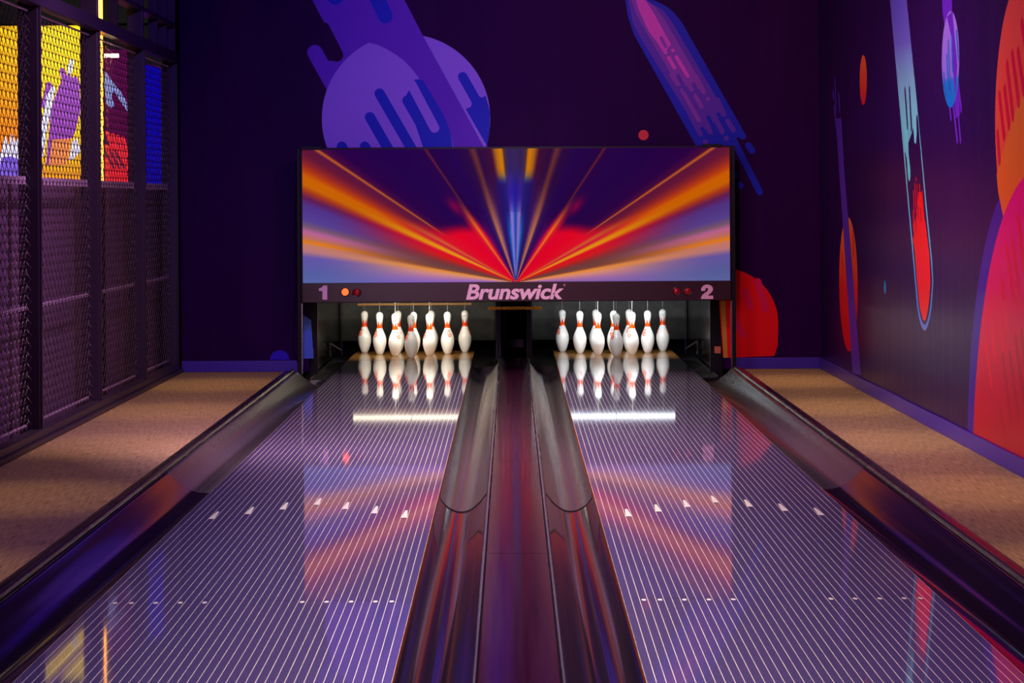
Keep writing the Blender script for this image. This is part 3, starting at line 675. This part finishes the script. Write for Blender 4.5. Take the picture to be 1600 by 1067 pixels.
text_mesh('Brunswick', (728, 444), (881, 467.5), 'lettering', shear=.22, off=.030)
def flat(name, pts, m, par, y=-.0140, dy=.002, lab=None):
    bm = bmesh.new(); P_ = [(on_y(a, b, YH)[0]-mx, on_y(a, b, YH)[1]) for a, b in pts]
    a_ = [bm.verts.new((x, y, z)) for x, z in P_]; b_ = [bm.verts.new((x, -.0121, z)) for x, z in P_]
    bm.faces.new(a_); bm.faces.new(b_[::-1]); n_ = len(a_)
    for i in range(n_): bm.faces.new((a_[i], a_[(i+1) % n_], b_[(i+1) % n_], b_[i]))
    return obj(name, bm, m, par, label=lab)
flat('numeral', [(511.5, 446), (505.5, 446), (503, 449), (498.5, 450.5), (498.5, 454.5), (504, 454.5), (504, 468), (511.5, 468)], M['letter'], mu, lab='pink numeral 1')
two = [(1095.3, 454.3), (1095.6, 450.5), (1097.8, 447), (1101, 445), (1105, 444.3), (1109.5, 445.3), (1112.8, 448), (1113.8, 451.5), (1112.8, 455), (1110, 458), (1106.5, 460.6), (1105.5, 461.7), (1114.2, 461.7), (1114.2, 467), (1095, 467), (1095.6, 463.5), (1097.6, 460.4), (1101, 457.6), (1104.6, 455), (1106.2, 453), (1106.2, 450.9), (1104.6, 449.5), (1102.6, 450.2), (1101.8, 452), (1101.6, 454.3)]
flat('numeral', two, M['letter'], mu, lab='pink numeral 2')
flat('registered_mark', [(882+2*math.cos(a*.63), 445.3+2*math.sin(a*.63)) for a in range(10)], paint('mark_mauve', (170, 100, 130)), mu)
for q, m in (((539.5, 456), 'lamp_on'), ((557.5, 457), 'lamp_off'), ((1057, 455), 'lamp_off'), ((1074, 455), 'lamp_off')):
    X, Z = on_y(*q, YH)
    o = obj('lamp_bezel', lathe(bmesh.new(), [(.028, -.001), (.036, -.001), (.036, .006), (.030, .008), (.028, .006), (.028, -.001)][:-1], 28), M['black_gloss'], mu, True)
    o.matrix_basis = Matrix.Translation((X-mx, -.012, Z)) @ Matrix.Rotation(math.pi/2, 4, 'X')
    o2 = obj('lamp_lens', lathe(bmesh.new(), [(.030, 0), (.028, .008), (.020, .015), (.010, .019), (0, .020)], 28), M[m], o, True, label='lit red lamp' if m == 'lamp_on' else 'unlit red lamp')
for s, xx in ((-1, x0-mx-.012), (1, x1-mx+.012)):
    obj('side_leg', B(*sorted((xx, xx+s*.028)), .0, .07, 0, zt+.006, bev=.003), M['black'], mu)
    obj('leg_edge', B(*sorted((xx-s*.001, xx-s*.010)), .03, .05, 0.002, zb-.01), M['alu'], mu, label='thin silvery strip along the leg')
for a, b in ((470, 502), (1098, 1128)):
    p0, p1 = on_y(a, 226, YH), on_y(b, 232, YH); obj('corner_clip', B(p0[0]-mx, p1[0]-mx, -.02, .03, zt-.008, zt+.022, bev=.002), M['black'], mu)
# cable at the left
pts = [on_y(*q, YH+.2) for q in ((459, 300), (457, 380), (460, 440), (456, 500), (455, 540), (459, 560), (466, 576))]
o = obj('cable', tube(bmesh.new(), [(a, YW-.02, max(b, .01)) for a, b in pts], .004, 6), M['black'], None, True); tag(o, 'thin black cable hanging left of the masking unit', 'cable')

# ------------------------------------------------------------------ mesh screen on the left
PY = [11.95, 13.95, 15.97, 17.93, 19.66]; YF = 4.0
fr = thing('screen_frame', 'dark steel frame with posts and beams that holds the mesh panels', 'steel frame', (XL, 0, 0))
ZB = 2.50
posts = [5.95-.05, 7.95, 9.95]+PY
for i, y in enumerate(posts):
    obj('post', B(-.115, 0, y-.03, y+.03, 0, ZC-.002, bev=.004), M['frame'], fr)
    obj('post_lip', B(-.03, .012, y-.008, y+.022, .08, ZB, bev=.002), M['frame'], fr)
obj('top_beam', B(-.055, .018, 4, 19.69, ZB, ZB+.085, bev=.004), M['frame'], fr)
obj('sill', B(-.06, .02, 4, 19.69, .001, .075, bev=.006), M['frame'], fr)
obj('sill_lip', B(.021, .045, 4, 19.69, .001, .030, bev=.004), M['frame'], fr)
obj('upper_rail', B(-.09, 0, 16.9, 19.69, 2.79, 2.82, bev=.002), M['frame'], fr, )
for y in (16.9, 18.8, 19.3): obj('upper_mullion', B(-.09, -.02, y-.02, y+.02, ZB+.086, ZC-.002), M['frame'], fr)
def cell_mesh(y0, y1, z0, z1):
    bm = bmesh.new(); p, h = .108, .0485
    nc = int((y1-y0)/p); p = (y1-y0)/nc; nr = int((z1-z0)/h); h = (z1-z0)/nr
    shape = [(-.09, -.12), (-.24, .25), (-.44, .62), (-.42, .85), (-.22, 1.03), (0, 1.08), (.22, 1.03), (.42, .85), (.44, .62), (.24, .25), (.09, -.12)]
    for r_ in range(nr):
        o_ = .5 if r_ % 2 else 0
        for c in range(nc if not o_ else nc-1):
            yc = y0+(c+.5+o_)*p
            pts = [(.0012*math.cos(math.pi*v), yc+u*p, z0+(r_+v*.98)*h) for u, v in shape]
            tube(bm, pts, .0024, 3, cap=False)
    return bm
for i, (a, b) in enumerate(zip(PY, PY[1:])):
    word = ['nearest', 'second nearest', 'third nearest', 'farthest'][i]
    t = thing('mesh_panel', f'{word} hanging wire mesh panel of the steel screen', 'mesh panel', (XL-.055, 0, 0), 'mesh panels of the steel screen')
    obj('wire_mesh', cell_mesh(a+.06, b-.10, .09, ZB-.03), M['wire'], t)
    obj('mesh_edge', tube(bmesh.new(), [(.012*math.sin(z*1.57)+.008, b-.09+.012*math.cos(z*1.57), .09+z*.016) for z in range(148)], .003, 5), M['wire'], t, label='curled wire edge')
    obj('top_rod', tube(bmesh.new(), [(0, a+.05, ZB-.028), (0, b-.05, ZB-.028)], .007, 6), M['ledge'], t)
    for z, w0 in ((1.50, .045), (.77, .022), (.10, .012)):
        obj('cross_rail', B(-.022, -.009, a+.05, b-.07, z-w0/2, z+w0/2, bev=.002), M['ledge'], t, label='pale lilac cross rail')
# amber light strip standing behind the screen
t = thing('light_strip', 'tall amber light strip glowing behind the mesh screen', 'light strip', (-2.826, 16.69, .04))
obj('channel', B(-.02, .02, .008, .03, 0, 3.55), M['black'], t); obj('diffuser', B(-.014, .014, -.006, .008, 1.47, 3.54, bev=.002), M['led'], t)
q0, q1 = on_y(163, 87, 16.8), on_y(185, 88, 16.8)
o = obj('light_bar', B(q0[0], q1[0], 16.79, 16.82, q0[1]-.012, q0[1]+.012), M['led_white']); tag(o, 'short bright horizontal light bar behind the third mesh panel', 'light bar')
# ceiling spotlight above the screen (seen mirrored in the left lane)
t = thing('spotlight', 'small warm ceiling spotlight above the mesh screen', 'spotlight', (-2.58, 16.5, 3.02))
bm = lathe(bmesh.new(), [(0, .12), (.045, .12), (.05, .10), (.055, .0), (.048, 0), (.045, .02), (0, .03)], 20); obj('shade', bm, M['black'], t, True)
obj('bulb', lathe(bmesh.new(), [(0, .0), (.03, .006), (.04, .018), (0, .029)], 16), M['led_white'], t, True)
obj('stem', tube(bmesh.new(), [(0, 0, .12), (0, 0, ZC-3.02)], .008, 6), M['black'], t)

# ------------------------------------------------------------------ playroom beyond the screen
YP = 22.5
wf = struct('wall_far', B(-6.4, -2.99, YP, YP+.1, 0, ZC), mat('playroom_plum', lin((75, 6, 60)), .8, spec=0.))
WF = Wall(wf, 'y', YP, -1); WF.lo, WF.hi = -6.3, -3.0
wsep = struct('trim_1', B(-2.80, -2.69, YW, YP, 0, ZC), M['pitblack'])
struct('trim_shade', B(-6.4, -2.99, YP-.25, YP-.02, 3.02, ZC), M['pitblack'])  # added black box standing in for shade above the prints
ya, yb = paint('print_yellow', (250, 215, 0)), paint('print_amber_yellow', (250, 165, 0))
fp = YP/F
zf = lambda y: WF.P((60, y))[1]
yb = grad('print_orange_yellow', [(0, (235, 95, 0)), (.45, (245, 150, 0)), (1, (250, 195, 5))], zf(270), zf(10), .6)
ya = grad('print_yellow_field', [(0, (240, 150, 0)), (.3, (248, 200, 0)), (1, (250, 215, 0))], zf(280), zf(30), .6)
WF.put('mural_print', [WF.poly([(-80, 12), (32, 12), (52, 20), (52, 300), (-80, 300)])], yb, 1, 'orange yellow painted field')
WF.put('mural_print', [WF.poly([(52, 30), (140, 42), (140, 300), (52, 300)])], ya, 1, 'bright yellow painted field')
pu, pw, pk, po = paint('print_mid_purple', (140, 60, 175)), paint('print_pale_lilac', (215, 215, 250)), paint('print_dusk_pink', (215, 120, 150)), paint('print_peach', (240, 135, 70))
WF.put('mural_print', [WF.poly([(72, 258), (80, 170), (90, 140), (98, 122), (108, 114), (113, 122), (118, 118), (124, 126), (126, 170), (118, 205), (108, 225), (104, 258)]), WF.cap((76, 133), (70, 165), 5*fp), WF.cap((97, 110), (101, 125), 4*fp)], pu, 2, 'purple cartoon cactus like shape')
WF.put('mural_print', [WF.poly([(61, 244), (64, 205), (72, 150), (84, 132), (86, 140), (80, 170), (73, 210), (68, 244)]), WF.poly([(108, 250), (113, 222), (120, 215), (126, 236), (116, 248)]), WF.cap((112, 96), (109, 112), 3.5*fp)], pw, 3, 'white highlight shape')
WF.put('mural_print', [WF.poly([(76, 258), (82, 218), (112, 216), (104, 258)])], po, 4)
WF.put('mural_print', [WF.poly([(-5, 262), (3, 232), (8, 212), (14, 228), (18, 207), (24, 222), (31, 212), (33, 262)])], pw, 2)
WF.put('mural_print', [WF.poly([(-5, 275), (3, 246), (18, 244), (35, 252), (35, 275)])], paint('print_violet_shape', (120, 90, 220)), 3)
WF.put('mural_print', [WF.poly([(164, 110), (176, 128), (190, 145), (201, 165), (200, 176), (186, 155), (178, 142), (174, 150), (179, 165), (172, 170), (166, 160), (163, 130)])], paint('print_grey_blue', (110, 125, 190)), 2, 'grey blue curved arm shape')
rd = paint('print_scarlet', (230, 20, 40))
WF.put('mural_print', [WF.poly([(163, 225), (202, 238), (202, 290), (163, 290)])]+[WF.cap((a, 208+(a-166)*.3), (a+12, 240+(a-166)*.3), 3*fp) for a in (168, 176, 184, 192)], rd, 2, 'scarlet striped planet')
WF.put('mural_print', [WF.cap((a, 236), (a+14, 262), 2*fp) for a in (164, 172, 180)], paint('print_dark_plum', (100, 10, 50)), 3)
WF.put('mural_print', [WF.poly([(216, 98), (244, 104), (266, 112), (272, 300), (216, 300)])], mat('print_ultramarine', lin((2, 0, 165)), .8, spec=0.), 2, 'blue painted field')
WF.put('mural_print', [WF.poly([(150, 20), (290, 20), (290, 108), (244, 103), (214, 97), (205, 80), (150, 74)])], M['pitblack'], 4)  # no print: shade painted black over the wall above the blue field
